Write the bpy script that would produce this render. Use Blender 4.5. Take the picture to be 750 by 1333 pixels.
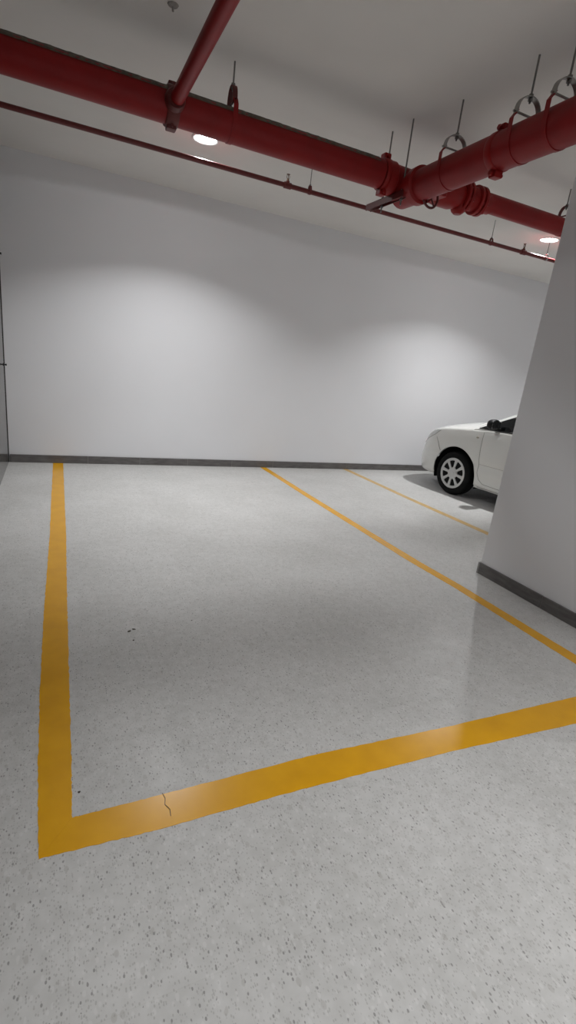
import bpy, bmesh, math, random
from mathutils import Vector, Matrix
random.seed(7)
PI = math.pi
for o in list(bpy.data.objects): bpy.data.objects.remove(o)
S = bpy.context.scene
C = S.collection

# ------------------------------------------------------------------ camera
EYE = Vector((0, 0, 1.5))
M = Matrix(((0.90817289, 0.01779352, -0.41821693),
            (-0.40291675, 0.3080357, -0.86184227),
            (0.11349054, 0.95120839, 0.28691898)))
cam_data = bpy.data.cameras.new('camera')
cam = bpy.data.objects.new('camera', cam_data); C.objects.link(cam)
cam_data.sensor_fit = 'VERTICAL'; cam_data.sensor_height = 36
cam_data.lens = 646.0 / 1333 * 36
cam_data.clip_start = 0.05; cam_data.clip_end = 60
cam.matrix_world = Matrix.Translation(EYE) @ M.to_4x4()
S.camera = cam

# ------------------------------------------------------------------ world, exposure, lamps
S.view_settings.view_transform = 'Standard'; S.view_settings.look = 'None'
S.view_settings.exposure = -0.08; S.view_settings.gamma = 1; S.view_settings.use_curve_mapping = False
wd = bpy.data.worlds.new('world'); S.world = wd; wd.use_nodes = True
wd.node_tree.nodes['Background'].inputs[0].default_value = (0.8, 0.85, 0.9, 1)
wd.node_tree.nodes['Background'].inputs[1].default_value = 0.02
ROOF = 3.25
LAMP_POWER = 320
SPILL = 0.03
BEAM = ((0.44, 0.035), (0.50, 0.14), (0.56, 0.27), (0.67, 0.44), (0.80, 0.62), (0.86, 0.75))
LENS_GLOW = 9
LAMPS = [(1.20, 4.96), (5.38, 4.86), (9.6, 4.86), (1.2, -0.70), (5.38, -0.70), (9.6, -0.70), (1.2, -4.6), (5.38, -4.6)]  # last row is unseen, added for more bounced light
LAMP_COL = (0.985, 0.99, 1.0)

# ------------------------------------------------------------------ materials
def nt(name):
    m = bpy.data.materials.new(name); m.use_nodes = True
    return m, m.node_tree, m.node_tree.nodes['Principled BSDF']
def mat(name, col, rough=0.5, metal=0.0, coat=0.0, var=0.0, vscale=8, bump=0.0, bscale=60, spec=0.5):
    m, t, b = nt(name)
    b.inputs['Base Color'].default_value = (*col, 1)
    b.inputs['Roughness'].default_value = rough; b.inputs['Metallic'].default_value = metal
    b.inputs['Coat Weight'].default_value = coat; b.inputs['Coat Roughness'].default_value = 0.06
    b.inputs['Specular IOR Level'].default_value = spec
    co = t.nodes.new('ShaderNodeTexCoord')
    if var:
        n = t.nodes.new('ShaderNodeTexNoise'); n.inputs['Scale'].default_value = vscale; n.inputs['Detail'].default_value = 5
        r = t.nodes.new('ShaderNodeMapRange'); r.inputs[3].default_value = 1 - var; r.inputs[4].default_value = 1 + var
        r.inputs[1].default_value = 0.3; r.inputs[2].default_value = 0.7
        x = t.nodes.new('ShaderNodeVectorMath'); x.operation = 'SCALE'; x.inputs[0].default_value = col
        t.links.new(co.outputs['Object'], n.inputs['Vector']); t.links.new(n.outputs['Fac'], r.inputs[0])
        t.links.new(r.outputs[0], x.inputs['Scale']); t.links.new(x.outputs[0], b.inputs['Base Color'])
    if bump:
        n = t.nodes.new('ShaderNodeTexNoise'); n.inputs['Scale'].default_value = bscale; n.inputs['Detail'].default_value = 4
        u = t.nodes.new('ShaderNodeBump'); u.inputs['Strength'].default_value = bump; u.inputs['Distance'].default_value = 0.004
        t.links.new(co.outputs['Object'], n.inputs['Vector']); t.links.new(n.outputs['Fac'], u.inputs['Height'])
        t.links.new(u.outputs[0], b.inputs['Normal'])
    return m

def floor_mat():
    m, t, b = nt('terrazzo'); N = t.nodes.new; L = t.links.new
    co = N('ShaderNodeTexCoord')
    mp = N('ShaderNodeMapping'); mp.inputs['Scale'].default_value = (1.25, 0.8, 1); L(co.outputs['Object'], mp.inputs[0])
    # broad clouding of the terrazzo
    n1 = N('ShaderNodeTexNoise'); n1.inputs['Scale'].default_value = 1.6; n1.inputs['Detail'].default_value = 7; n1.inputs['Roughness'].default_value = 0.6
    L(co.outputs['Object'], n1.inputs['Vector'])
    base = N('ShaderNodeValToRGB'); e = base.color_ramp.elements
    e[0].position = 0.3; e[0].color = (0.54, 0.537, 0.52, 1); e[1].position = 0.7; e[1].color = (0.635, 0.632, 0.618, 1)
    L(n1.outputs['Fac'], base.inputs[0])
    n3 = N('ShaderNodeTexNoise'); n3.inputs['Scale'].default_value = 22; n3.inputs['Detail'].default_value = 6; L(co.outputs['Object'], n3.inputs['Vector'])
    r3 = N('ShaderNodeMapRange'); r3.inputs[1].default_value = 0.35; r3.inputs[2].default_value = 0.65; r3.inputs[3].default_value = -0.12; r3.inputs[4].default_value = 0.12
    a3 = N('ShaderNodeMath'); L(n3.outputs['Fac'], r3.inputs[0]); L(r3.outputs[0], a3.inputs[0]); L(n1.outputs['Fac'], a3.inputs[1]); L(a3.outputs[0], base.inputs[0])
    # tile to tile tone and thin joints
    br = N('ShaderNodeTexBrick'); br.offset = 0; br.inputs['Scale'].default_value = 1
    br.inputs['Brick Width'].default_value = 0.4; br.inputs['Row Height'].default_value = 0.4
    br.inputs['Mortar Size'].default_value = 0.0016; br.inputs['Mortar Smooth'].default_value = 0.6
    br.inputs['Color1'].default_value = (0.98, 0.98, 0.98, 1); br.inputs['Color2'].default_value = (1.01, 1.01, 1.01, 1)
    br.inputs['Mortar'].default_value = (0.95, 0.95, 0.94, 1)
    L(co.outputs['Object'], br.inputs['Vector'])
    mx = N('ShaderNodeMix'); mx.data_type = 'RGBA'; mx.blend_type = 'MULTIPLY'; mx.inputs[0].default_value = 1
    L(base.outputs[0], mx.inputs[6]); L(br.outputs['Color'], mx.inputs[7])
    # chips: small dark, fine grey, light
    last = mx.outputs[2]
    for sc, thr, soft, colr, pick, amt in ((95, 0.30, 0.06, (0.14, 0.135, 0.13, 1), 0.87, 0.6), (150, 0.34, 0.1, (0.30, 0.295, 0.28, 1), 0.62, 0.42), (70, 0.36, 0.12, (0.74, 0.73, 0.72, 1), 0.8, 0.3), (42, 0.3, 0.1, (0.40, 0.385, 0.36, 1), 0.92, 0.4)):
        v = N('ShaderNodeTexVoronoi'); v.inputs['Scale'].default_value = sc; L(mp.outputs[0], v.inputs['Vector'])
        d = N('ShaderNodeMapRange'); d.inputs[1].default_value = thr; d.inputs[2].default_value = thr + soft; d.inputs[3].default_value = 1; d.inputs[4].default_value = 0
        L(v.outputs['Distance'], d.inputs[0])
        sp = N('ShaderNodeSeparateColor'); L(v.outputs['Color'], sp.inputs[0])
        g = N('ShaderNodeMath'); g.operation = 'GREATER_THAN'; g.inputs[1].default_value = pick; L(sp.outputs[0], g.inputs[0])
        k = N('ShaderNodeMath'); k.operation = 'MULTIPLY'; L(g.outputs[0], k.inputs[0]); L(d.outputs[0], k.inputs[1])
        k2 = N('ShaderNodeMath'); k2.operation = 'MULTIPLY'; k2.inputs[1].default_value = amt; L(k.outputs[0], k2.inputs[0])
        q = N('ShaderNodeMix'); q.data_type = 'RGBA'; L(k2.outputs[0], q.inputs[0]); L(last, q.inputs[6]); q.inputs[7].default_value = colr
        last = q.outputs[2]
    L(last, b.inputs['Base Color'])
    n2 = N('ShaderNodeTexNoise'); n2.inputs['Scale'].default_value = 5; n2.inputs['Detail'].default_value = 6; L(co.outputs['Object'], n2.inputs['Vector'])
    r = N('ShaderNodeMapRange'); r.inputs[1].default_value = 0.3; r.inputs[2].default_value = 0.7; r.inputs[3].default_value = 0.36; r.inputs[4].default_value = 0.5
    L(n2.outputs['Fac'], r.inputs[0]); L(r.outputs[0], b.inputs['Roughness'])
    b.inputs['Specular IOR Level'].default_value = 0.4
    return m

def base_tile_mat():
    m, t, b = nt('grey_porcelain'); N = t.nodes.new; L = t.links.new
    co = N('ShaderNodeTexCoord')
    mp = N('ShaderNodeMapping'); mp.inputs['Scale'].default_value = (3, 3, 14); L(co.outputs['Object'], mp.inputs[0])
    n = N('ShaderNodeTexNoise'); n.inputs['Scale'].default_value = 3; n.inputs['Detail'].default_value = 7; L(mp.outputs[0], n.inputs['Vector'])
    c = N('ShaderNodeValToRGB'); e = c.color_ramp.elements
    e[0].position = 0.3; e[0].color = (0.095, 0.088, 0.085, 1); e[1].position = 0.75; e[1].color = (0.17, 0.16, 0.155, 1)
    L(n.outputs['Fac'], c.inputs[0]); L(c.outputs[0], b.inputs['Base Color'])
    b.inputs['Roughness'].default_value = 0.4
    return m

def yellow_mat():
    m, t, b = nt('yellow_road_paint'); N = t.nodes.new; L = t.links.new
    co = N('ShaderNodeTexCoord')
    n = N('ShaderNodeTexNoise'); n.inputs['Scale'].default_value = 9; n.inputs['Detail'].default_value = 8; L(co.outputs['Object'], n.inputs['Vector'])
    c = N('ShaderNodeValToRGB'); e = c.color_ramp.elements
    e[0].position = 0.3; e[0].color = (0.74, 0.36, 0.002, 1); e[1].position = 0.7; e[1].color = (0.82, 0.41, 0.003, 1)
    L(n.outputs['Fac'], c.inputs[0]); L(c.outputs[0], b.inputs['Base Color'])
    b.inputs['Roughness'].default_value = 0.26
    return m

def left_mat():
    m, t, b = nt('polished_dark_stone'); N = t.nodes.new; L = t.links.new
    co = N('ShaderNodeTexCoord')
    n = N('ShaderNodeTexNoise'); n.inputs['Scale'].default_value = 2.5; n.inputs['Detail'].default_value = 8; L(co.outputs['Object'], n.inputs['Vector'])
    c = N('ShaderNodeValToRGB'); e = c.color_ramp.elements
    e[0].position = 0.3; e[0].color = (0.06, 0.058, 0.056, 1); e[1].position = 0.7; e[1].color = (0.10, 0.097, 0.094, 1)
    L(n.outputs['Fac'], c.inputs[0]); L(c.outputs[0], b.inputs['Base Color'])
    b.inputs['Roughness'].default_value = 0.06; b.inputs['Specular IOR Level'].default_value = 0.1
    return m

WALL = mat('white_wall_paint', (0.82, 0.825, 0.845), 0.62, var=0.012, vscale=1.2, bump=0.05, bscale=40, spec=0.3)
CEIL = mat('ceiling_paint', (0.77, 0.745, 0.715), 0.8, var=0.03, vscale=1.5, bump=0.08, bscale=30, spec=0.2)
FLOOR = floor_mat(); BASE = base_tile_mat(); YEL = yellow_mat(); LEFT = left_mat()
YEL_WORN = mat('worn_yellow_road_paint', (0.60, 0.41, 0.17), 0.45, var=0.12, vscale=14)
GROUT = mat('pale_grout', (0.32, 0.31, 0.30), 0.8, var=0.1)
RED = mat('red_pipe_paint', (0.25, 0.008, 0.009), 0.45, var=0.10, vscale=7, bump=0.06, spec=0.25)
REDB = mat('bright_red_fitting_paint', (0.27, 0.010, 0.010), 0.42, var=0.10, vscale=12, spec=0.25)
REDTHIN = mat('dark_red_pipe_paint', (0.13, 0.010, 0.010), 0.4, var=0.1)
REDDARK = mat('dark_red_painted_steel', (0.12, 0.012, 0.010), 0.5, var=0.15)
ZINC = mat('galvanised_steel', (0.36, 0.355, 0.34), 0.42, metal=0.75, var=0.12, vscale=30)
RODM = mat('threaded_rod_steel', (0.22, 0.215, 0.205), 0.5, metal=0.6, bump=0.3, bscale=300)
DUST = mat('grey_dust', (0.13, 0.105, 0.08), 0.95, var=0.35, vscale=40)
BLACK = mat('black_rubber', (0.008, 0.008, 0.008), 0.85, spec=0.15)
PLAS = mat('black_plastic', (0.010, 0.010, 0.011), 0.5, spec=0.25)
PAINT = mat('white_car_paint', (0.70, 0.70, 0.67), 0.3, coat=0.8)
SEAM = mat('dark_panel_gap', (0.30, 0.29, 0.27), 0.8)
GLASS = mat('dark_tinted_glass', (0.006, 0.007, 0.008), 0.06, spec=0.6)
CAP = mat('silver_wheel_cover', (0.56, 0.56, 0.55), 0.35, metal=0.35)
LAMPG = mat('clear_headlight_lens', (0.60, 0.61, 0.60), 0.15, coat=0.6)
CHROME = mat('chrome', (0.6, 0.6, 0.6), 0.15, metal=1)
TAIL = mat('red_tail_light', (0.3, 0.01, 0.01), 0.2)
AMBER = mat('dull_side_repeater', (0.40, 0.37, 0.30), 0.3)
TRIM = mat('white_lamp_trim', (0.75, 0.75, 0.74), 0.4)
MARK = mat('brown_grit', (0.09, 0.075, 0.06), 0.9)
SMUDGE = mat('grey_ceiling_smudge', (0.33, 0.31, 0.29), 0.9, var=0.2, vscale=30)
JOINT_SHADE = mat('joint_shade_grey', (0.05, 0.048, 0.046), 0.8)
BRASS = mat('brass_sprinkler', (0.18, 0.10, 0.06), 0.45, metal=0.5)
def lens_mat():
    m, t, b = nt('lamp_lens')
    b.inputs['Base Color'].default_value = (0.9, 0.9, 0.9, 1)
    b.inputs['Emission Color'].default_value = (*LAMP_COL, 1); b.inputs['Emission Strength'].default_value = LENS_GLOW
    return m
LENS = lens_mat()

# ------------------------------------------------------------------ mesh helpers
def link(name, bm, m, parent=None, loc=None, smooth=False, sharp=0.6):
    me = bpy.data.meshes.new(name)
    bmesh.ops.recalc_face_normals(bm, faces=bm.faces)
    if smooth:
        for f in bm.faces: f.smooth = True
        for e in bm.edges:
            if len(e.link_faces) == 2 and e.calc_face_angle(0) > sharp: e.smooth = False
    bm.to_mesh(me); bm.free(); me.materials.append(m)
    o = bpy.data.objects.new(name, me); C.objects.link(o)
    if loc is not None: o.location = loc
    if parent: o.parent = parent
    return o
def empty(name, loc=(0, 0, 0), rz=0.0):
    o = bpy.data.objects.new(name, None); C.objects.link(o); o.location = loc; o.rotation_euler = (0, 0, rz)
    o.empty_display_size = 0.1
    return o
def tag(o, label, cat, group=None):
    o['label'] = label; o['category'] = cat
    if group: o['group'] = group
    return o
def struct(o, label=None, cat=None):
    o['kind'] = 'structure'
    if label: o['label'] = label
    if cat: o['category'] = cat
    return o
def box(bm, a, b, bev=0.0, mtx=None):
    r = bmesh.ops.create_cube(bm, size=1)
    vs = r['verts']
    for v in vs:
        v.co = Vector([(a[i] + b[i]) / 2 + v.co[i] * (b[i] - a[i]) for i in range(3)])
    if bev:
        es = list({e for v in vs for e in v.link_edges})
        q = bmesh.ops.bevel(bm, geom=es, offset=bev, segments=2, affect='EDGES', profile=0.6)
        vs = list({v for f in q['faces'] for v in f.verts} | {v for v in vs if v.is_valid})
    if mtx is not None:
        for v in vs: v.co = mtx @ v.co
    return vs
def frame(d):
    d = d.normalized(); up = Vector((0, 0, 1)) if abs(d.z) < 0.95 else Vector((0, 1, 0))
    u = d.cross(up).normalized(); return u, u.cross(d).normalized()
def revolve(bm, prof, origin, axis, seg=32, cap=True):
    """prof = [(distance along axis, radius)]"""
    axis = Vector(axis).normalized(); u, v = frame(axis); origin = Vector(origin); rings = []
    for s, r in prof:
        rings.append([bm.verts.new(origin + axis * s + (u * math.cos(2 * PI * k / seg) + v * math.sin(2 * PI * k / seg)) * r) for k in range(seg)])
    for a, b in zip(rings, rings[1:]):
        for k in range(seg):
            bm.faces.new((a[k], a[(k + 1) % seg], b[(k + 1) % seg], b[k]))
    if cap:
        bm.faces.new(rings[0][::-1]); bm.faces.new(rings[-1])
def tube(bm, pts, r, seg=10, closed=False):
    pts = [Vector(p) for p in pts]; n = len(pts); rings = []; pu = None
    for i, p in enumerate(pts):
        if closed: d = pts[(i + 1) % n] - pts[i - 1]
        else: d = pts[min(i + 1, n - 1)] - pts[max(i - 1, 0)]
        d.normalize()
        if pu is None: u, v = frame(d)
        else:
            u = (pu - d * pu.dot(d)).normalized(); v = u.cross(d)
        pu = u
        rings.append([bm.verts.new(p + (u * math.cos(2 * PI * k / seg) + v * math.sin(2 * PI * k / seg)) * r) for k in range(seg)])
    m = n if closed else n - 1
    for i in range(m):
        a, b = rings[i], rings[(i + 1) % n]
        for k in range(seg): bm.faces.new((a[k], a[(k + 1) % seg], b[(k + 1) % seg], b[k]))
    if not closed: bm.faces.new(rings[0][::-1]); bm.faces.new(rings[-1])
def strap(bm, pts, nrm, w, t):
    """flat bar swept through pts, its width along nrm"""
    nrm = Vector(nrm).normalized(); pts = [Vector(p) for p in pts]; rings = []
    for i, p in enumerate(pts):
        d = (pts[min(i + 1, len(pts) - 1)] - pts[max(i - 1, 0)]).normalized(); s = d.cross(nrm).normalized()
        rings.append([bm.verts.new(p + nrm * a * w / 2 + s * b * t / 2) for a, b in ((-1, -1), (1, -1), (1, 1), (-1, 1))])
    for a, b in zip(rings, rings[1:]):
        for k in range(4): bm.faces.new((a[k], a[(k + 1) % 4], b[(k + 1) % 4], b[k]))
    bm.faces.new(rings[0][::-1]); bm.faces.new(rings[-1])
def hexnut(bm, c, ax, r=0.011, h=0.01):
    revolve(bm, [(-h / 2, r), (h / 2, r)], c, ax, 6)

# ------------------------------------------------------------------ the room
YB, XL, XR, YF = 6.60, -0.535, 12.2, -6.0
def slab(name, a, b, m, label=None, cat=None, bev=0):
    bm = bmesh.new(); box(bm, a, b, bev); return struct(link(name, bm, m), label, cat)
slab('floor', (XL - .2, YF - .2, -.2), (XR + .2, YB + .2, 0), FLOOR)
slab('ceiling', (XL - .2, YF - .2, ROOF), (XR + .2, YB + .2, ROOF + .2), CEIL)
slab('wall_back', (XL - .2, YB, 0), (XR + .2, YB + .2, ROOF), WALL)
slab('wall_left', (XL - .2, YF - .2, 0), (XL, YB, ROOF), LEFT)
slab('wall_far_right', (XR, YF - .2, 0), (XR + .2, YB, ROOF), WALL)
slab('wall_front', (XL, YF - .2, 0), (XR, YF, ROOF), WALL)
CX, CY0, CY1 = 3.19, 0.5, 2.79
slab('wall_right', (CX, CY0, 0), (CX + .72, CY1, ROOF), WALL)
# dark strip coloured as joint shadow where the dark cladding meets the back wall
bm = bmesh.new(); box(bm, (XL, YB - .012, 0.0), (XL + .006, YB, ROOF)); struct(link('trim_1', bm, JOINT_SHADE))

def skirting(name, p0, dirv, nrm, L, tile=0.63, first=0.4, h=0.094, t=0.016):
    """one skirting run: bevelled tiles; its grout is a child strip seen between them"""
    p0 = Vector(p0); d = Vector(dirv); n = Vector(nrm)
    bm = bmesh.new(); g = bmesh.new(); s = 0.0; nx = first
    def rect(b, s0, s1, t_, hh, bev):
        a = p0 + d * s0; c = p0 + d * s1 + n * t_
        lo = (min(a.x, c.x), min(a.y, c.y), 0.0); hi = (max(a.x, c.x), max(a.y, c.y), hh); box(b, lo, hi, bev)
    while s < L - .02:
        e = min(nx, L); rect(bm, s + .0018, e - .0018, t, h, 0.0012); s = e; nx += tile
    rect(g, 0, L, t * .82, h * .985, 0)
    o = struct(link(name, bm, BASE)); gg = link('grout', g, GROUT, o); return o
skirting('baseboard_back', (XL + .012, YB, 0), (1, 0, 0), (0, -1, 0), XR - XL - .03, first=0.86)
skirting('baseboard_right', (CX, CY1, 0), (0, -1, 0), (-1, 0, 0), CY1 - CY0, first=0.62)
skirting('baseboard_right_end', (CX - .016, CY1, 0), (1, 0, 0), (0, 1, 0), .75, first=0.6)

# ------------------------------------------------------------------ painted bay lines
def ribbon(name, left, right, m, label, z=0.0012, seed=0, jag=0.0018):
    """painted stripe between two measured edges, with slightly ragged edges"""
    rnd = random.Random(seed); bm = bmesh.new()
    def dens(pl):
        out = []
        for a, b in zip(pl, pl[1:]):
            for k in range(24): out.append((a[0] + (b[0] - a[0]) * k / 24, a[1] + (b[1] - a[1]) * k / 24))
        return out + [pl[-1]]
    A, B = dens(left), dens(right); rows = []
    for a, b in zip(A, B):
        ja, jb = rnd.uniform(-jag, jag), rnd.uniform(-jag, jag)
        d = Vector((b[0] - a[0], b[1] - a[1])).normalized()
        rows.append([bm.verts.new((a[0] + d.x * ja, a[1] + d.y * ja, 0)), bm.verts.new((a[0] + d.x * ja, a[1] + d.y * ja, z)),
                     bm.verts.new((b[0] + d.x * jb, b[1] + d.y * jb, z)), bm.verts.new((b[0] + d.x * jb, b[1] + d.y * jb, 0))])
    for r, q in zip(rows, rows[1:]):
        for k in range(3): bm.faces.new((r[k], r[k + 1], q[k + 1], q[k]))
    bm.faces.new(rows[0]); bm.faces.new(rows[-1][::-1])
    return tag(link(name, bm, m), label, 'painted line')
ribbon('painted_line', [(-.062, 6.582), (-.074, 4.0), (-.086, 3.17), (-.090, 2.77), (-.093, 2.08), (-.088, 1.63), (-.076, 1.262)],
       [(.052, 6.582), (.044, 4.0), (.034, 3.17), (.031, 2.77), (.026, 2.08), (.024, 1.63), (.0195, 1.378)], YEL,
       'yellow floor stripe from the back wall along the left side of the bay', seed=1)
ribbon('painted_line', [(.0200, 1.378), (.27, 1.380), (.887, 1.386), (1.62, 1.356), (2.448, 1.339), (3.1, 1.31)],
       [(-.0755, 1.262), (.26, 1.249), (.821, 1.248), (1.515, 1.228), (2.245, 1.189), (2.9, 1.16)], YEL,
       'wide yellow floor stripe crossing the open front end of the bay, nearest the viewer', seed=2)
ribbon('painted_line', [(2.665, 6.582), (2.672, 5.05), (2.705, 3.1), (2.742, 2.6), (2.748, 1.56), (2.74, 1.345)],
       [(2.755, 6.582), (2.762, 5.05), (2.800, 3.1), (2.832, 2.6), (2.845, 1.56), (2.85, 1.34)], YEL,
       'yellow floor stripe right of the empty bay, passing close to the white pier', seed=3)
ribbon('painted_line', [(4.06, 6.582), (4.07, 5.0), (4.11, 3.7), (4.13, 1.6)],
       [(4.15, 6.582), (4.155, 5.0), (4.20, 3.7), (4.22, 1.6)], YEL_WORN,
       'thin faded yellow floor stripe between the bay and the parked white car', seed=4)
# crack across the front stripe
bm = bmesh.new(); strap(bm, [(.312, 1.385, .0012), (.318, 1.36, .0016), (.312, 1.335, .0016), (.325, 1.31, .0016), (.322, 1.285, .0014)], (0, 0, 1), .0012, .0022)
tag(link('paint_crack', bm, MARK), 'short brown crack across the wide front yellow stripe near its left end', 'crack')
# grit on the floor
def grit(pts, r, label, grp=None):
    bm = bmesh.new()
    for (x, y, s, a) in pts:
        q = bmesh.ops.create_icosphere(bm, subdivisions=2, radius=r)
        m = Matrix.Translation((x, y, r * .25)) @ Matrix.Rotation(a, 4, 'Z') @ Matrix.Diagonal((s, .6, .3, 1))
        for v in q['verts']: v.co = m @ v.co + Vector((0, 0, 0)) + Vector((random.uniform(-1, 1), random.uniform(-1, 1), 0)) * r * .2
    return tag(link('dirt_crumb', bm, MARK, smooth=True), label, 'dirt')
grit([(.335, 2.49, 1.3, .5), (.362, 2.505, 1.3, -.4)], .008, 'V-shaped dark crumb of dirt on the bare floor inside the bay')
grit([(.345, 2.395, .8, 1.4)], .007, 'single tiny dark crumb of dirt just in front of the V-shaped crumb')
grit([(.69, 2.53, .8, .2)], .006, 'tiny dark crumb of dirt by itself, right of the V-shaped crumb')
grit([(.045, 1.475, .7, 1.4)], .0065, 'small dark crumb of dirt beside the inner corner of the yellow stripes')

# ------------------------------------------------------------------ ceiling lamps
for i, (x, y) in enumerate(LAMPS):
    labs = ['glowing round recessed ceiling lamp just below the thick red pipe, left of centre',
            'glowing round recessed ceiling lamp at the right, partly hidden by the white pier']
    r = empty('ceiling_lamp', (x, y, ROOF))
    tag(r, labs[i] if i < 2 else 'unseen round recessed ceiling lamp lighting the garage', 'ceiling lamp', 'recessed ceiling lamps')
    bm = bmesh.new()
    revolve(bm, [(0, .118), (-.004, .119), (-.008, .114), (-.010, .104), (-.006, .098), (0, .096)], (0, 0, 0), (0, 0, 1), 40, cap=False)
    link('trim_ring', bm, TRIM, r, smooth=True)
    bm = bmesh.new(); revolve(bm, [(-.0005, .097), (-.0035, .09), (-.0045, .05)], (0, 0, 0), (0, 0, 1), 40)
    link('lamp_lens', bm, LENS, r, smooth=True)
    ld = bpy.data.lights.new('lamp_beam', 'SPOT'); ld.energy = LAMP_POWER; ld.color = LAMP_COL
    ld.spot_size = math.radians(172); ld.spot_blend = 0.05; ld.shadow_soft_size = 0.032
    # the reflector's beam curve: full straight down, cut off at about 61 degrees
    ld.use_nodes = True; T = ld.node_tree; em = T.nodes['Emission']
    tc = T.nodes.new('ShaderNodeTexCoord'); sx = T.nodes.new('ShaderNodeSeparateXYZ'); ab = T.nodes.new('ShaderNodeMath'); ab.operation = 'ABSOLUTE'
    rp = T.nodes.new('ShaderNodeValToRGB'); T.links.new(tc.outputs['Normal'], sx.inputs[0]); T.links.new(sx.outputs['Z'], ab.inputs[0])
    T.links.new(ab.outputs[0], rp.inputs[0]); T.links.new(rp.outputs[0], em.inputs['Strength'])
    els = rp.color_ramp.elements; els[0].position = 0.0; els[0].color = (SPILL, SPILL, SPILL, 1); els[1].position = 1; els[1].color = (1, 1, 1, 1)
    for pz, pv in BEAM:
        e = els.new(pz); e.color = (pv, pv, pv, 1)
    lo = bpy.data.objects.new('lamp_beam', ld); C.objects.link(lo); lo.parent = r; lo.location = (0, 0, -.02)

# ------------------------------------------------------------------ pipework
PY, PZ, PR = 3.67, 2.906, 0.0945
BX, BZ, BR = 2.43, 2.835, 0.103
SY, SZ, SR = 4.78, 3.02, 0.0195
def noisy_ridge(name, x0, x1, y, z, w, parent):
    bm = bmesh.new(); rnd = random.Random(3); rows = []
    n = int((x1 - x0) / .02)
    for i in range(n + 1):
        x = x0 + (x1 - x0) * i / n; k = rnd.uniform(.3, 1)
        row = []
        for a in (-60, -30, 0, 30, 60):
            rr = w + .002 + .004 * k * math.cos(math.radians(a)) * rnd.uniform(.4, 1)
            row.append(bm.verts.new((x, y - math.sin(math.radians(a)) * rr, z + math.cos(math.radians(a)) * rr)))
        rows.append(row)
    for a, b in zip(rows, rows[1:]):
        for k in range(4): bm.faces.new((a[k], a[k + 1], b[k + 1], b[k]))
    return link(name, bm, DUST, parent, smooth=True)
# thick main, left run up to the tee
main = empty('sprinkler_main_pipe', (0, 0, 0))
tag(main, 'thick dark red pipe running from the left edge to the tee below the ceiling', 'pipe')
bm = bmesh.new(); revolve(bm, [(XL, PR), (2.20, PR)], (0, PY, PZ), (1, 0, 0), 48); link('pipe_run', bm, RED, main, smooth=True)
dst = noisy_ridge('dust_layer', XL + .01, 2.15, PY, PZ, PR, main); dst['label'] = 'brown dust lying along the top of the pipe'; dst['kind'] = 'stuff'
def coupling(x, y, z, r, ax, parent, w=.055, m=REDB):
    """grooved coupling: two housings with bolt pads"""
    a = Vector(ax); o = Vector((x, y, z)); bm = bmesh.new()
    revolve(bm, [(-w / 2, r * .98), (-w / 2, r * 1.08), (-w / 2 + .008, r * 1.12), (w / 2 - .008, r * 1.12), (w / 2, r * 1.08), (w / 2, r * .98)], o, a, 40)
    u, v = frame(a)
    for s in (-1, 1):
        c = o + v * s * r * 1.2
        mt = Matrix((( *u, 0), (*v, 0), (*a, 0), (0, 0, 0, 1))).transposed(); mt.translation = c
        box(bm, (-.03, -.022, -w / 2), (.03, .022, w / 2), .006, mt)
        tube(bm, [c - u * .05, c + u * .05], .009, 8); hexnut(bm, c + u * .042, u, .015, .014)
    return link('grooved_coupling', bm, m, parent, smooth=True)
coupling(2.235, PY, PZ, PR, (1, 0, 0), main)
# saddle clamp with outlet pad
def saddle(x):
    bm = bmesh.new(); w = .075
    pr = [(-w / 2, PR * 1.0), (-w / 2, PR * 1.10), (-w / 2 + .01, PR * 1.15), (w / 2 - .01, PR * 1.15), (w / 2, PR * 1.10), (w / 2, PR)]
    revolve(bm, pr, (x, PY, PZ), (1, 0, 0), 40)
    for s in (-1, 1):
        box(bm, (x - .03, PY - .03, PZ + s * PR * 1.1 - .02), (x + .03, PY + .03, PZ + s * PR * 1.1 + .02), .008)
        tube(bm, [(x, PY - .045, PZ + s * PR * 1.14), (x, PY + .045, PZ + s * PR * 1.14)], .009, 8)
    revolve(bm, [(PR * .8, .062), (PR * 1.25, .06), (PR * 1.5, .052)], (x, PY, PZ), (0, -1, 0), 32)
    return link('saddle_clamp', bm, REDDARK, main, smooth=True)
saddle(.668)
# right run beyond the valve
RX, RZ, RR = 3.30, 2.945, 0.072
right = tag(empty('sprinkler_main_pipe'), 'thinner bright red pipe continuing right from the valve to behind the white pier', 'pipe')
bm = bmesh.new(); revolve(bm, [(3.24, RR), (XR - .01, RR)], (0, PY, RZ), (1, 0, 0), 40); link('pipe_run', bm, RED, right, smooth=True)
# branch toward the viewer
branch = tag(empty('sprinkler_branch_pipe'), 'thick red pipe coming toward the viewer from the tee at upper right', 'pipe')
def BP(y): return Vector((BX - .012 * (3.2 - y), y, BZ))
bm = bmesh.new()
d = (BP(-1) - BP(3.6)).normalized()
revolve(bm, [(0.0, BR), (3.60 - YF - .01, BR)], BP(3.56), d, 48)
link('pipe_run', bm, RED, branch, smooth=True)
coupling(*BP(2.70), BR * .94, d, branch, w=.055)
# tee body
bm = bmesh.new()
revolve(bm, [(-.20, PR * 1.02), (-.19, PR * 1.16), (-.13, PR * 1.18), (-.12, PR * 1.06), (.10, PR * 1.02), (.11, PR * 1.12), (.17, PR * 1.12), (.18, PR)], (BX, PY, PZ - .01), (1, 0, 0), 40)
revolve(bm, [(-.02, BR * 1.04), (.16, BR * 1.06), (.17, BR * 1.19), (.235, BR * 1.2), (.245, BR * 1.02)], BP(PY), d, 40)
tee = tag(link('pipe_tee', bm, REDB, smooth=True), 'bulky red tee fitting where the thick pipes meet', 'pipe fitting')
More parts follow.
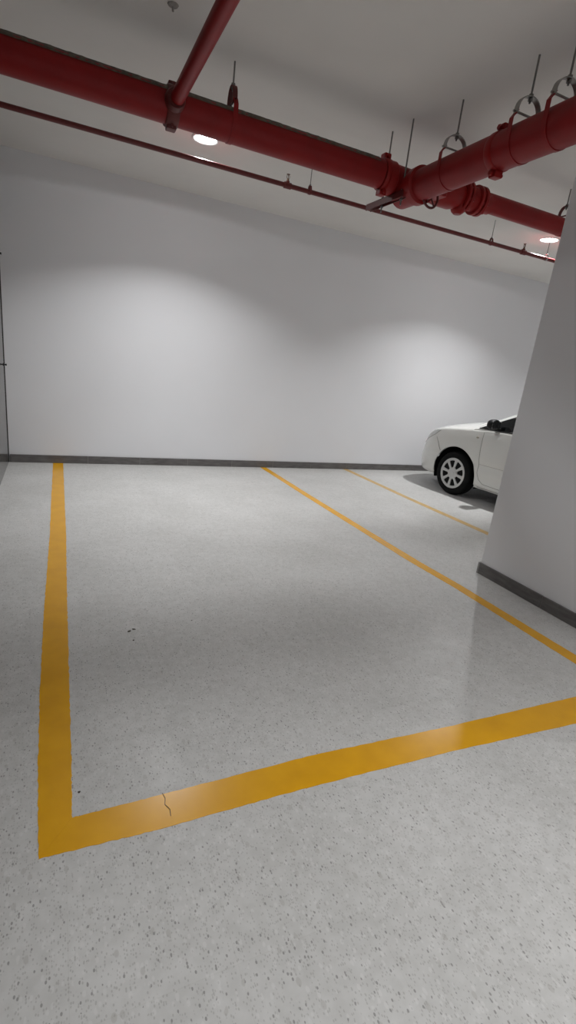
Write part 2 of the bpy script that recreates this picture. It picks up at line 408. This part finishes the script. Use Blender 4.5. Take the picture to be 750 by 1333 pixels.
# thin cross pipe on the saddle
cross = tag(empty('sprinkler_cross_pipe'), 'medium red pipe running from the saddle clamp up and out of the frame top', 'pipe')
bm = bmesh.new(); revolve(bm, [(PR * 1.02, .040), (PY - YF - .02, .040)], (.676, PY, PZ + .004), (0, -1, 0), 32); link('pipe_run', bm, RED, cross, smooth=True)

# valve: body, two flanges, bonnet gearbox, handwheel
valve = tag(empty('pipe_valve', (0, 0, 0)), 'red shut-off valve with a dark spoked handwheel beside the tee', 'valve')
VZ = 2.925
bm = bmesh.new()
revolve(bm, [(2.60, .085), (2.68, .088), (2.70, .100), (2.76, .108), (2.88, .108), (2.93, .095), (2.97, .082), (3.0, .08)], (0, PY, VZ), (1, 0, 0), 36)
revolve(bm, [(0, .062), (.06, .06), (.08, .05), (.095, .03)], (2.98, PY, VZ - .03), (0, 0, -1), 24)
link('valve_body', bm, REDB, valve, smooth=True)
for x0, x1, r in ((2.975, 3.0, .115), (3.012, 3.037, .115), (3.12, 3.15, .108), (3.165, 3.195, .108)):
    bm = bmesh.new(); revolve(bm, [(x0, r * .97), (x0 + .004, r), (x1 - .004, r), (x1, r * .97)], (0, PY, VZ + .01), (1, 0, 0), 36)
    for k in range(8):
        a = 2 * PI * (k + .5) / 8; c = Vector((x1 + .006, PY + math.cos(a) * r * .84, VZ + .01 + math.sin(a) * r * .84)); hexnut(bm, c, (1, 0, 0), .013, .014)
    link('flange', bm, REDB, valve, smooth=True)
bm = bmesh.new(); revolve(bm, [(3.03, .076), (3.06, .082), (3.10, .086), (3.19, .088), (3.23, .08), (3.27, .074), (3.29, .074)], (0, PY, VZ + .012), (1, 0, 0), 32)
link('reducer', bm, REDB, valve, smooth=True)
bm = bmesh.new(); box(bm, (2.60, 3.50, 2.83), (2.72, 3.66, 2.92), .015); link('gearbox', bm, REDB, valve)
HW = Vector((2.505, 3.42, 2.775)); ax = Vector((.15, -1, .12)).normalized(); u, v = frame(ax)
bm = bmesh.new(); tube(bm, [HW + (u * math.cos(2 * PI * k / 32) + v * math.sin(2 * PI * k / 32)) * .078 for k in range(32)], .0085, 10, True)
for k in range(5):
    a = 2 * PI * k / 5 + .3; tube(bm, [HW, HW + (u * math.cos(a) + v * math.sin(a)) * .076], .006, 8)
revolve(bm, [(-.012, .018), (.012, .018)], HW, ax, 16); tube(bm, [HW, HW - ax * .12], .011, 10)
link('handwheel', bm, REDDARK, valve, smooth=True)

# hangers --------------------------------------------------------------
def clevis(name, c, ax, r, label, top=.20, lower=RED, upper=ZINC, rodm=RODM, wide=1.0):
    """strap round the pipe, upper yoke, cross bolt and threaded rod up to the ceiling"""
    c = Vector(c); a = Vector(ax).normalized(); s = Vector((0, 0, 1)).cross(a).normalized(); z = Vector((0, 0, 1))
    root = tag(empty(name, c), label, 'pipe hanger', 'threaded rod pipe hangers'); rr = r + .002
    bm = bmesh.new(); pts = [s * rr + z * (r * .95)]
    pts += [s * math.cos(t) * rr + z * math.sin(t) * rr for t in [-PI * k / 18 for k in range(19)]]
    pts += [-s * rr + z * (r * .95)]
    pts = [s * (rr * .72) + z * (r * 1.35)] + pts + [-s * (rr * .72) + z * (r * 1.35)]
    strap(bm, pts, a, .030, .003); link('lower_strap', bm, lower, root, smooth=True)
    bm = bmesh.new(); pts = []
    for k in range(15):
        t = PI * k / 14; pts.append(s * math.cos(t) * rr * .80 * wide + z * (r * 1.15 + (top - r * 1.15) * (math.sin(t) ** .7)))
    strap(bm, pts, a, .032, .005); link('upper_yoke', bm, upper, root, smooth=True)
    bm = bmesh.new(); tube(bm, [s * rr * .98 + z * r * 1.28, -s * rr * .98 + z * r * 1.28], .006, 8)
    hexnut(bm, s * rr * .9 + z * r * 1.28, s, .013, .012); link('cross_bolt', bm, upper, root)
    bm = bmesh.new(); tube(bm, [z * (top - .03), z * (ROOF - c.z)], .0055, 8); hexnut(bm, z * (top + .008), z, .013, .012); hexnut(bm, z * (top - .012), z, .013, .012)
    link('threaded_rod', bm, rodm, root)
    return root
clevis('pipe_hanger', (1.045, PY, PZ), (1, 0, 0), PR, 'dark red strap hanger with a rod, on the thick pipe right of the saddle clamp', top=.215, upper=REDDARK, wide=.75)
clevis('pipe_hanger', BP(3.14), d, BR, 'silver ring hanger on the branch pipe nearest the tee, with a rod', top=.215)
clevis('pipe_hanger', BP(2.545), d, BR, 'silver ring hanger on the branch pipe, middle one of three', top=.22)
clevis('pipe_hanger', BP(2.30), d, BR, 'silver ring hanger on the branch pipe at the right edge of the picture', top=.215)
clevis('pipe_hanger', (4.18, PY, RZ), (1, 0, 0), RR, 'rod hanger on the thinner right run, half hidden behind the white pier', top=.17, upper=REDDARK)
# trapeze: channel under the tee on two rods
tz = tag(empty('trapeze_hanger'), 'dark channel bracket under the tee hung on two thin rods', 'pipe hanger', 'threaded rod pipe hangers')
bm = bmesh.new(); X0 = 2.34; zt = 2.795
box(bm, (X0 - .024, 3.50, zt - .045), (X0 - .018, 4.0, zt), .0015); box(bm, (X0 + .018, 3.50, zt - .045), (X0 + .024, 4.0, zt), .0015); box(bm, (X0 - .024, 3.50, zt - .005), (X0 + .024, 4.0, zt), .0015)
link('strut_channel', bm, REDDARK, tz)
for y in (3.80, 3.545):
    bm = bmesh.new(); xx = X0 + (.02 if y > 3.7 else .06) * 0
    tube(bm, [(X0, y, zt - .09), (X0, y, ROOF)], .0055, 8); hexnut(bm, (X0, y, zt - .052), (0, 0, 1), .013, .012); hexnut(bm, (X0, y, zt + .008), (0, 0, 1), .013, .012)
    link('threaded_rod', bm, RODM, tz)

# thin line with upright heads
thin = tag(empty('sprinkler_line_pipe'), 'long thin dark red pipe below the thick one, along the top of the wall', 'pipe')
bm = bmesh.new(); revolve(bm, [(XL, SR), (XR - .01, SR)], (0, SY, SZ), (1, 0, 0), 24); link('pipe_run', bm, REDTHIN, thin, smooth=True)
for x in (1.925, 4.93, 7.9):
    bm = bmesh.new(); revolve(bm, [(-.035, SR * 1.2), (-.033, SR * 1.35), (.033, SR * 1.35), (.035, SR * 1.2)], (x, SY, SZ), (1, 0, 0), 20)
    revolve(bm, [(0, .018), (.034, .018), (.036, .015)], (x, SY, SZ), (0, 0, 1), 16); link('pipe_fitting', bm, REDTHIN, thin, smooth=True)
def head(x, label):
    r = tag(empty('sprinkler', (x, SY, SZ + .036)), label, 'sprinkler', 'upright sprinkler heads on the thin pipe')
    bm = bmesh.new(); revolve(bm, [(-.004, .011), (.012, .012), (.014, .008), (.02, .007)], (0, 0, 0), (0, 0, 1), 6); link('threaded_base', bm, BRASS, r)
    bm = bmesh.new()
    for s in (-1, 1): strap(bm, [(s * .006, 0, .016), (s * .014, 0, .026), (s * .013, 0, .04), (s * .003, 0, .05)], (0, 1, 0), .005, .003)
    link('frame_arms', bm, BRASS, r)
    bm = bmesh.new(); revolve(bm, [(.012, .0028), (.045, .0028)], (0, 0, 0), (0, 0, 1), 8); link('heat_bulb', bm, REDTHIN, r)
    bm = bmesh.new(); n = 20; ring = []
    revolve(bm, [(.049, .006), (.051, .016), (.053, .017), (.055, .005)], (0, 0, 0), (0, 0, 1), 20); link('deflector', bm, BRASS, r, smooth=True)
head(1.925, 'small upright fire nozzle on the thin pipe, left one near the lamp')
head(4.93, 'small upright fire nozzle on the thin pipe, right one beside the white pier')
for x, l in ((2.15, 'thin rod and clip holding the thin pipe, just right of the left sprinkler head'),
             (4.42, 'thin rod and clip holding the thin pipe below the right pipe run'),
             (5.31, 'thin rod and clip holding the thin pipe beside the white pier and lamp'),
             (-.30, 'thin rod and clip holding the thin pipe near the left wall')):
    if x < 0: continue
    c = Vector((x, SY, SZ)); r = tag(empty('pipe_clip', c), l, 'pipe hanger', 'rod clips on the thin pipe')
    bm = bmesh.new(); k = SR + .003
    strap(bm, [(0, k * .55, k * 2.0), (0, k, k * .6), *[(0, math.cos(t) * k, math.sin(t) * k) for t in [-PI * q / 12 for q in range(13)]], (0, -k, k * .6), (0, -k * .55, k * 2.0), (0, 0, k * 2.3), (0, k * .55, k * 2.0)], (1, 0, 0), .022, .003)
    link('pipe_ring', bm, ZINC if x > 5 else REDTHIN, r)
    bm = bmesh.new(); tube(bm, [(0, 0, k * 1.9), (0, 0, ROOF - SZ)], .0038, 8); hexnut(bm, (0, 0, k * 2.4), (0, 0, 1), .009, .010); link('threaded_rod', bm, RODM, r)

# patch of rough plaster and a plugged hole in the ceiling
bm = bmesh.new(); revolve(bm, [(0, .030), (-.006, .026), (-.010, .012)], (.60, 3.37, ROOF), (0, 0, 1), 20); revolve(bm, [(-.008, .006), (-.03, .006)], (.60, 3.37, ROOF), (0, 0, 1), 8)
tag(link('ceiling_plug', bm, SMUDGE, smooth=True), 'small grey plug on the ceiling near the top edge of the picture', 'ceiling plug')

# clips on the edge of the dark left wall
for z, l in ((2.02 + .22, 'small black clip on the upper left wall edge'), (1.12, 'small black clip halfway up the left wall edge')):
    r = tag(empty('wall_clip', (XL, 6.50, z)), l, 'clip', 'black clips on the left wall')
    bm = bmesh.new(); box(bm, (0, -.02, -.014), (.006, .02, .014), .002); link('back_plate', bm, PLAS, r)
    bm = bmesh.new(); tube(bm, [(.004, 0, 0), (.022, 0, 0)], .006, 10); revolve(bm, [(.02, .010), (.026, .012), (.032, .009)], (0, 0, 0), (1, 0, 0), 12); link('knob', bm, PLAS, r, smooth=True)

# ------------------------------------------------------------------ the car
def lerp_tab(tab, y):
    if y <= tab[0][0]: return tab[0][1]
    for (a, va), (b, vb) in zip(tab, tab[1:]):
        if y <= b:
            t = (y - a) / (b - a); return va + (vb - va) * t
    return tab[-1][1]
def smooth_tab(tab, y, w=.05):
    return sum(lerp_tab(tab, y + k * w) * g for k, g in ((-2, .1), (-1, .2), (0, .4), (1, .2), (2, .1)))
YW, YR_, ZW, RT = 1.28, -1.29, 0.298, 0.298
ARCH = 0.376
NOSE, TAILY = 2.25, -2.20
T_TOP = [(-2.20, .60), (-2.18, .80), (-2.12, .99), (-1.9, 1.06), (-1.72, 1.09), (-1.0, 1.40), (-.5, 1.47), (-.1, 1.475), (.25, 1.42), (.62, 1.28), (1.20, 1.045), (1.5, .985), (1.75, .925), (1.92, .865), (2.02, .80), (2.09, .70), (2.15, .58), (2.21, .46), (2.25, .34)]
T_SH = [(-2.20, .58), (-2.18, .76), (-2.1, .93), (-1.8, .99), (-1.0, .995), (0, .965), (.9, .945), (1.28, .905), (1.6, .865), (1.80, .815), (1.92, .745), (2.02, .66), (2.10, .56), (2.19, .45), (2.25, .31)]
T_BOT = [(-2.2, .46), (-2.17, .34), (-2.1, .27), (-1.7, .22), (-.9, .19), (.9, .19), (1.7, .20), (2.1, .21), (2.23, .225), (2.25, .25)]
A_PIL = [(-1.62, 1.03), (-1.30, 1.20), (-.95, 1.335), (-.5, 1.395), (-.1, 1.40), (.22, 1.35), (.60, 1.21), (1.10, .95)]
A_X = [(-1.62, .70), (-1.2, .62), (-.5, .585), (.2, .60), (.60, .675), (1.10, .77)]
def width(y):
    W = .85
    if y > 1.35: t = min(1, (y - 1.35) / (NOSE - 1.35)); return .25 + (W - .25) * max(0, 1 - t ** 3.4) ** .6
    if y < -1.5: t = min(1, (-1.5 - y) / (-1.5 - TAILY)); return .25 + (W - .25) * max(0, 1 - t ** 3) ** .5
    return W
def section(y):
    w = width(y); zt = smooth_tab(T_TOP, y, .018); zs = min(smooth_tab(T_SH, y, .02), zt - .004); zb = smooth_tab(T_BOT, y, .01)
    if zb > zs - .03: zb = zs - .03
    pts = []   # (x, z, tag)
    tuck = .05
    xs = w - .055
    pts += [(w * .5 * k / 2, zb, 'u') for k in range(2)] + [(w * .82, zb, 'u'), (w - .075, zb + .004, 'u')]
    NS = 44
    for k in range(NS + 1):
        t = k / NS; z = zb + .012 + (zs - zb - .012) * t
        bulge = w - tuck * (1 - t) ** 3 - .055 * t ** 3.2 - .012 * math.exp(-((z - .50) / .05) ** 2)
        if t < .04: bulge -= .01
        pts.append((bulge, z, 's'))
    cabin = -1.62 < y < 1.10
    if cabin: xr, zr = smooth_tab(A_X, y, .03), max(zs + .001, smooth_tab(A_PIL, y, .03))
    else: xr, zr = xs, zs
    zr = min(zr, zt - .002)
    NC = 16
    for k in range(1, NC + 1):
        t = k / NC
        pts.append((xs - .012 * (1 if cabin else 0) * math.sin(min(1, t * 6) * PI / 2) + (xr - xs) * t + .015 * math.sin(PI * t) * (1 if cabin else 0), zs + (zr - zs) * t, 'c'))
    ND = 26
    for k in range(1, ND + 1):
        t = k / ND
        if cabin: x = xr * (1 - t); z = zt - (zt - zr) * (x / xr) ** 2.2
        else:
            x = xs * (1 - t ** 1.15); z = zs + (zt - zs) * (1 - (x / xs) ** 2.6) ** .8 if x < xs else zs
        pts.append((max(0, x), z, 'd'))
    return pts
def in_poly(p, poly):
    c = False; n = len(poly)
    for i in range(n):
        a, b = poly[i], poly[i - 1]
        if (a[1] > p[1]) != (b[1] > p[1]) and p[0] < (b[0] - a[0]) * (p[1] - a[1]) / (b[1] - a[1]) + a[0]: c = not c
    return c
WIN_F = [(1.00, .972), (.60, 1.165), (.24, 1.285), (-.12, 1.335), (-.12, .995)]
WIN_R = [(-.20, .998), (-.20, 1.37), (-.55, 1.365), (-.95, 1.30), (-1.30, 1.15), (-1.45, 1.03)]
DOOR_F = [(.925, .92), (.91, .75), (.88, .52), (.88, .40), (.84, .315), (.77, .27), (-.16, .245), (-.16, .96), (-.16, .99), (.92, .97)]
DOOR_R = [(-.18, .245), (-.85, .26), (-.95, .40), (-1.10, .70), (-1.35, .78), (-1.35, .99), (-.18, .99)]
HEADL = [(1.66, .835), (1.76, .755), (1.90, .68), (2.02, .60), (2.06, .60), (2.04, .68), (1.97, .745), (1.80, .83)]
def car():
    root = tag(empty('car', (5.908, 3.991, 0), math.radians(6)), 'white sedan parked nose to the back wall behind the white pier', 'car')
    ys = []; y = TAILY
    while y < NOSE - 1e-6:
        ys.append(y); y += .006 if y > 1.98 or y < -2.12 else (.0125 if y > .4 else .025)
    ys.append(NOSE)
    secs = [section(y) for y in ys]; n = len(secs[0])
    names = ['body_shell', 'hood', 'windscreen', 'side_window', 'front_door', 'rear_door', 'headlight', 'rear_window', 'tail_light', 'underbody', 'front_bumper']
    faces = {k: [] for k in names + [k + '_R' for k in ('side_window', 'front_door', 'rear_door', 'headlight', 'tail_light')]}
    P = {}
    for side in (-1, 1):
        for i in range(len(ys)):
            for j in range(n):
                x, z, tg = secs[i][j]; yy = ys[i]
                if tg == 's' or (tg == 'c'):
                    for yw in (YW, YR_):
                        dd = math.hypot(yy - yw, z - ZW)
                        if abs(dd - ARCH) < .014 and dd > 1e-6 and z > .2:
                            yy = yw + (yy - yw) * ARCH / dd; z = ZW + (z - ZW) * ARCH / dd
                P[(side, i, j)] = Vector((side * x, yy, z))
        for i in range(len(ys) - 1):
            for j in range(n - 1):
                q = [P[(side, i, j)], P[(side, i + 1, j)], P[(side, i + 1, j + 1)], P[(side, i, j + 1)]]
                c = sum(q, Vector()) / 4; tg = secs[i][j + 1][2]; yc, zc, xc = c.y, c.z, abs(c.x)
                if tg in 'su' and xc > .45:
                    if any(math.hypot(yc - yw, zc - ZW) < ARCH - .001 for yw in (YW, YR_)): continue
                key = 'body_shell'; sfx = '_R' if side > 0 else ''
                if tg == 'u': key = 'underbody'
                elif tg == 's':
                    if in_poly((yc, zc), HEADL): key = 'headlight' + sfx
                    elif in_poly((yc, zc), DOOR_F): key = 'front_door' + sfx
                    elif in_poly((yc, zc), DOOR_R): key = 'rear_door' + sfx
                    elif yc < -1.95 and .68 < zc < .90: key = 'tail_light' + sfx
                    elif yc > 1.62 and zc < .74 - (yc - 1.62) * .3 and yc > 1.60: key = 'front_bumper'
                elif tg == 'c':
                    if in_poly((yc, zc), HEADL): key = 'headlight' + sfx
                    elif in_poly((yc, zc), WIN_F) or in_poly((yc, zc), WIN_R): key = 'side_window' + sfx
                elif tg == 'd':
                    if yc > 1.20: key = 'hood' if yc < 2.0 and xc < .70 else 'body_shell'
                    elif .22 < yc < 1.08 and xc < lerp_tab(A_X, yc) - .085: key = 'windscreen'
                    elif -1.60 < yc < -1.05 and xc < lerp_tab(A_X, yc) - .06: key = 'rear_window'
                    if in_poly((yc, zc), HEADL) and xc > .45: key = 'headlight' + sfx
                faces[key].append(((side, i, j), (side, i + 1, j), (side, i + 1, j + 1), (side, i, j + 1)))
    mats = dict(body_shell=PAINT, hood=PAINT, windscreen=GLASS, side_window=GLASS, front_door=PAINT, rear_door=PAINT, headlight=LAMPG, rear_window=GLASS, tail_light=TAIL, underbody=PLAS, front_bumper=PAINT)
    for key, fs in faces.items():
        if not fs: continue
        nm = key.replace('_R', ''); bm = bmesh.new(); vm = {}
        for f in fs:
            vs = []
            for k in f:
                if k not in vm: vm[k] = bm.verts.new(P[k])
                vs.append(vm[k])
            bm.faces.new(vs)
        bmesh.ops.remove_doubles(bm, verts=bm.verts, dist=.0004)
        bmesh.ops.dissolve_degenerate(bm, edges=bm.edges, dist=.0003)
        link(nm, bm, mats[nm], root, smooth=True, sharp=1.0)
    def surf(side, y, z):
        """outer point of the flank at height z"""
        s = section(y); best = None
        for a, b in zip(s, s[1:]):
            if b[2] in 'sc' and min(a[1], b[1]) - 1e-6 <= z <= max(a[1], b[1]) + 1e-6 and abs(b[1] - a[1]) > 1e-7:
                t = (z - a[1]) / (b[1] - a[1]); x = a[0] + (b[0] - a[0]) * t
                best = x
        return Vector((side * (best if best is not None else width(y)), y, z))
    def line(name, pts, r, m, side, sub=10, off=.0):
        bm = bmesh.new(); out = []
        for a, b in zip(pts, pts[1:]):
            for k in range(sub): t = k / sub; out.append(surf(side, a[0] + (b[0] - a[0]) * t, a[1] + (b[1] - a[1]) * t) + Vector((side * off, 0, 0)))
        out.append(surf(side, *pts[-1]) + Vector((side * off, 0, 0)))
        tube(bm, out, r, 6); return link(name, bm, m, root, smooth=True)
    for side in (-1, 1):
        line('door_gap', [(.925, .925), (.91, .75), (.88, .52), (.88, .40), (.84, .315), (.77, .27), (-.16, .245)], .0032, SEAM, side)
        line('door_gap', [(-.17, .245), (-.17, .97)], .004, SEAM, side)
        line('sill_line', [(.86, .215), (-.86, .215)], .004, SEAM, side)
        line('bumper_gap', [(1.70, .735), (1.635, .66), (1.565, .56)], .005, SEAM, side)
        line('side_moulding', [(.87, .515), (-.85, .53)], .002, SEAM, side, 30)
        line('headlight_outline', HEADL[:4], .004, SEAM, side, 6)
        line('window_trim', [(1.03, .966), (.50, .98), (-1.45, 1.005)], .008, PLAS, side, 12)
        line('window_trim', [(1.01, .972), (.60, 1.168), (.24, 1.288), (-.12, 1.34), (-.55, 1.37), (-.95, 1.305), (-1.30, 1.155), (-1.47, 1.03)], .006, PLAS, side, 8)
        line('window_pillar', [(-.16, .99), (-.16, 1.365)], .03, PLAS, side, 8, -.018)
        # side repeater lamp on the fender
        p = surf(side, 1.0, .845); bm = bmesh.new(); revolve(bm, [(-.004, .012), (.003, .012), (.006, .008)], p, (side, 0, 0), 14)
        for v in bm.verts: v.co.y = p.y + (v.co.y - p.y) * 1.9
        link('side_repeater', bm, AMBER, root, smooth=True)
        # mirror
        bm = bmesh.new(); q = bmesh.ops.create_icosphere(bm, subdivisions=3, radius=1)
        for v in q['verts']:
            x, y_, z = v.co; y_ = max(y_, -.45)
            v.co = Vector((side * .895 + x * .095, .74 + y_ * .075, 1.05 + (abs(z) ** .8) * (1 if z > 0 else -1) * .068))
        mr = link('wing_mirror', bm, PLAS, root, smooth=True)
        bm = bmesh.new(); box(bm, (side * .895 - .075, .701, 1.003), (side * .895 + .075, .706, 1.095), .002); link('mirror_glass', bm, CHROME, mr)
        bm = bmesh.new(); box(bm, (min(side * .76, side * .86), .71, .975), (max(side * .76, side * .86), .78, 1.01), .01); link('mirror_arm', bm, PLAS, mr)
        p = surf(side, -.02, .84); bm = bmesh.new(); tube(bm, [p + Vector((side * -.005, .10, 0)), p + Vector((side * .03, .08, 0)), p + Vector((side * .035, 0, 0)), p + Vector((side * .03, -.08, 0)), p + Vector((side * -.005, -.10, 0))], .011, 8)
        link('door_handle', bm, PAINT, root, smooth=True)
        for yw in (YW, YR_):
            # dark liner inside the arch
            bm = bmesh.new(); rows = []
            for k in range(25):
                a = -.35 + (PI + .7) * k / 24; ca, sa = math.cos(a), math.sin(a)
                rows.append([bm.verts.new((side * xx, yw + ca * (ARCH + .003), max(.17, ZW + sa * (ARCH + .003)))) for xx in (.80 - .02, .55)] + [bm.verts.new((side * .55, yw, ZW))])
            for a, b in zip(rows, rows[1:]):
                bm.faces.new((a[0], a[1], b[1], b[0])); bm.faces.new((a[1], a[2], b[1]))
            link('wheel_arch_liner', bm, BLACK, root)
            # rounded white lip round the arch
            bm = bmesh.new(); pts = []
            for k in range(41):
                a = -.26 + (PI + .52) * k / 40; yy, zz = yw + math.cos(a) * ARCH, ZW + math.sin(a) * ARCH
                if zz > .205: pts.append(surf(side, yy, zz) + Vector((side * -.006, 0, 0)))
            tube(bm, pts, .010, 8); link('arch_lip', bm, PAINT, root, smooth=True)
            # wheel
            w = empty('wheel', (side * .83, yw, ZW)); w.parent = root
            bm = bmesh.new(); R = RT
            revolve(bm, [(-.185, .205), (-.185, .235), (-.178, .27), (-.165, R - .008), (-.15, R), (-.035, R), (-.018, R - .008), (-.004, .27), (0, .24), (-.004, .215), (-.014, .204)], (0, 0, 0), (side, 0, 0), 56)
            link('tyre', bm, BLACK, w, smooth=True)
            bm = bmesh.new(); revolve(bm, [(-.05, .2), (-.045, .2)], (0, 0, 0), (side, 0, 0), 40); link('wheel_disc', bm, PLAS, w)
            bm = bmesh.new()
            revolve(bm, [(-.02, .212), (-.006, .210), (-.002, .200), (-.006, .178), (-.018, .172), (-.03, .172)], (0, 0, 0), (side, 0, 0), 56, cap=False)
            revolve(bm, [(-.03, .085), (-.006, .078), (.002, .062), (.004, .034), (.008, .03), (.009, .0)][:-1], (0, 0, 0), (side, 0, 0), 36)
            for k in range(8):
                a = 2 * PI * k / 8 + .15; r0, r1 = .058, .186
                rows = []
                for t in range(7):
                    rr = r0 + (r1 - r0) * t / 6; hw = .0185 + .016 * abs(t / 6 - .25) ** 1.3 + (.010 if t == 6 else 0); h = -.002 + -.004 * t / 6
                    row = []
                    for yy_, xx_ in ((-hw, h - .022), (-hw * .8, h), (0, h + .003), (hw * .8, h), (hw, h - .022)):
                        row.append(bm.verts.new((side * xx_, math.cos(a) * rr - math.sin(a) * yy_, math.sin(a) * rr + math.cos(a) * yy_)))
                    rows.append(row)
                for p_, q_ in zip(rows, rows[1:]):
                    for m_ in range(4): bm.faces.new((p_[m_], p_[m_ + 1], q_[m_ + 1], q_[m_]))
            link('wheel_cover', bm, CAP, w, smooth=True)
    # grille, plate recess and fog area on the nose
    bm = bmesh.new(); box(bm, (-.34, 2.15, .25), (.34, 2.225, .34), .02); link('lower_grille', bm, PLAS, root)
    bm = bmesh.new(); box(bm, (-.22, 2.02, .60), (.22, 2.10, .65), .015); link('upper_grille', bm, CHROME, root)
    bm = bmesh.new(); box(bm, (-.26, -2.235, .62), (.26, -2.19, .74), .006); link('number_plate', bm, TRIM, root)
    return root
car()
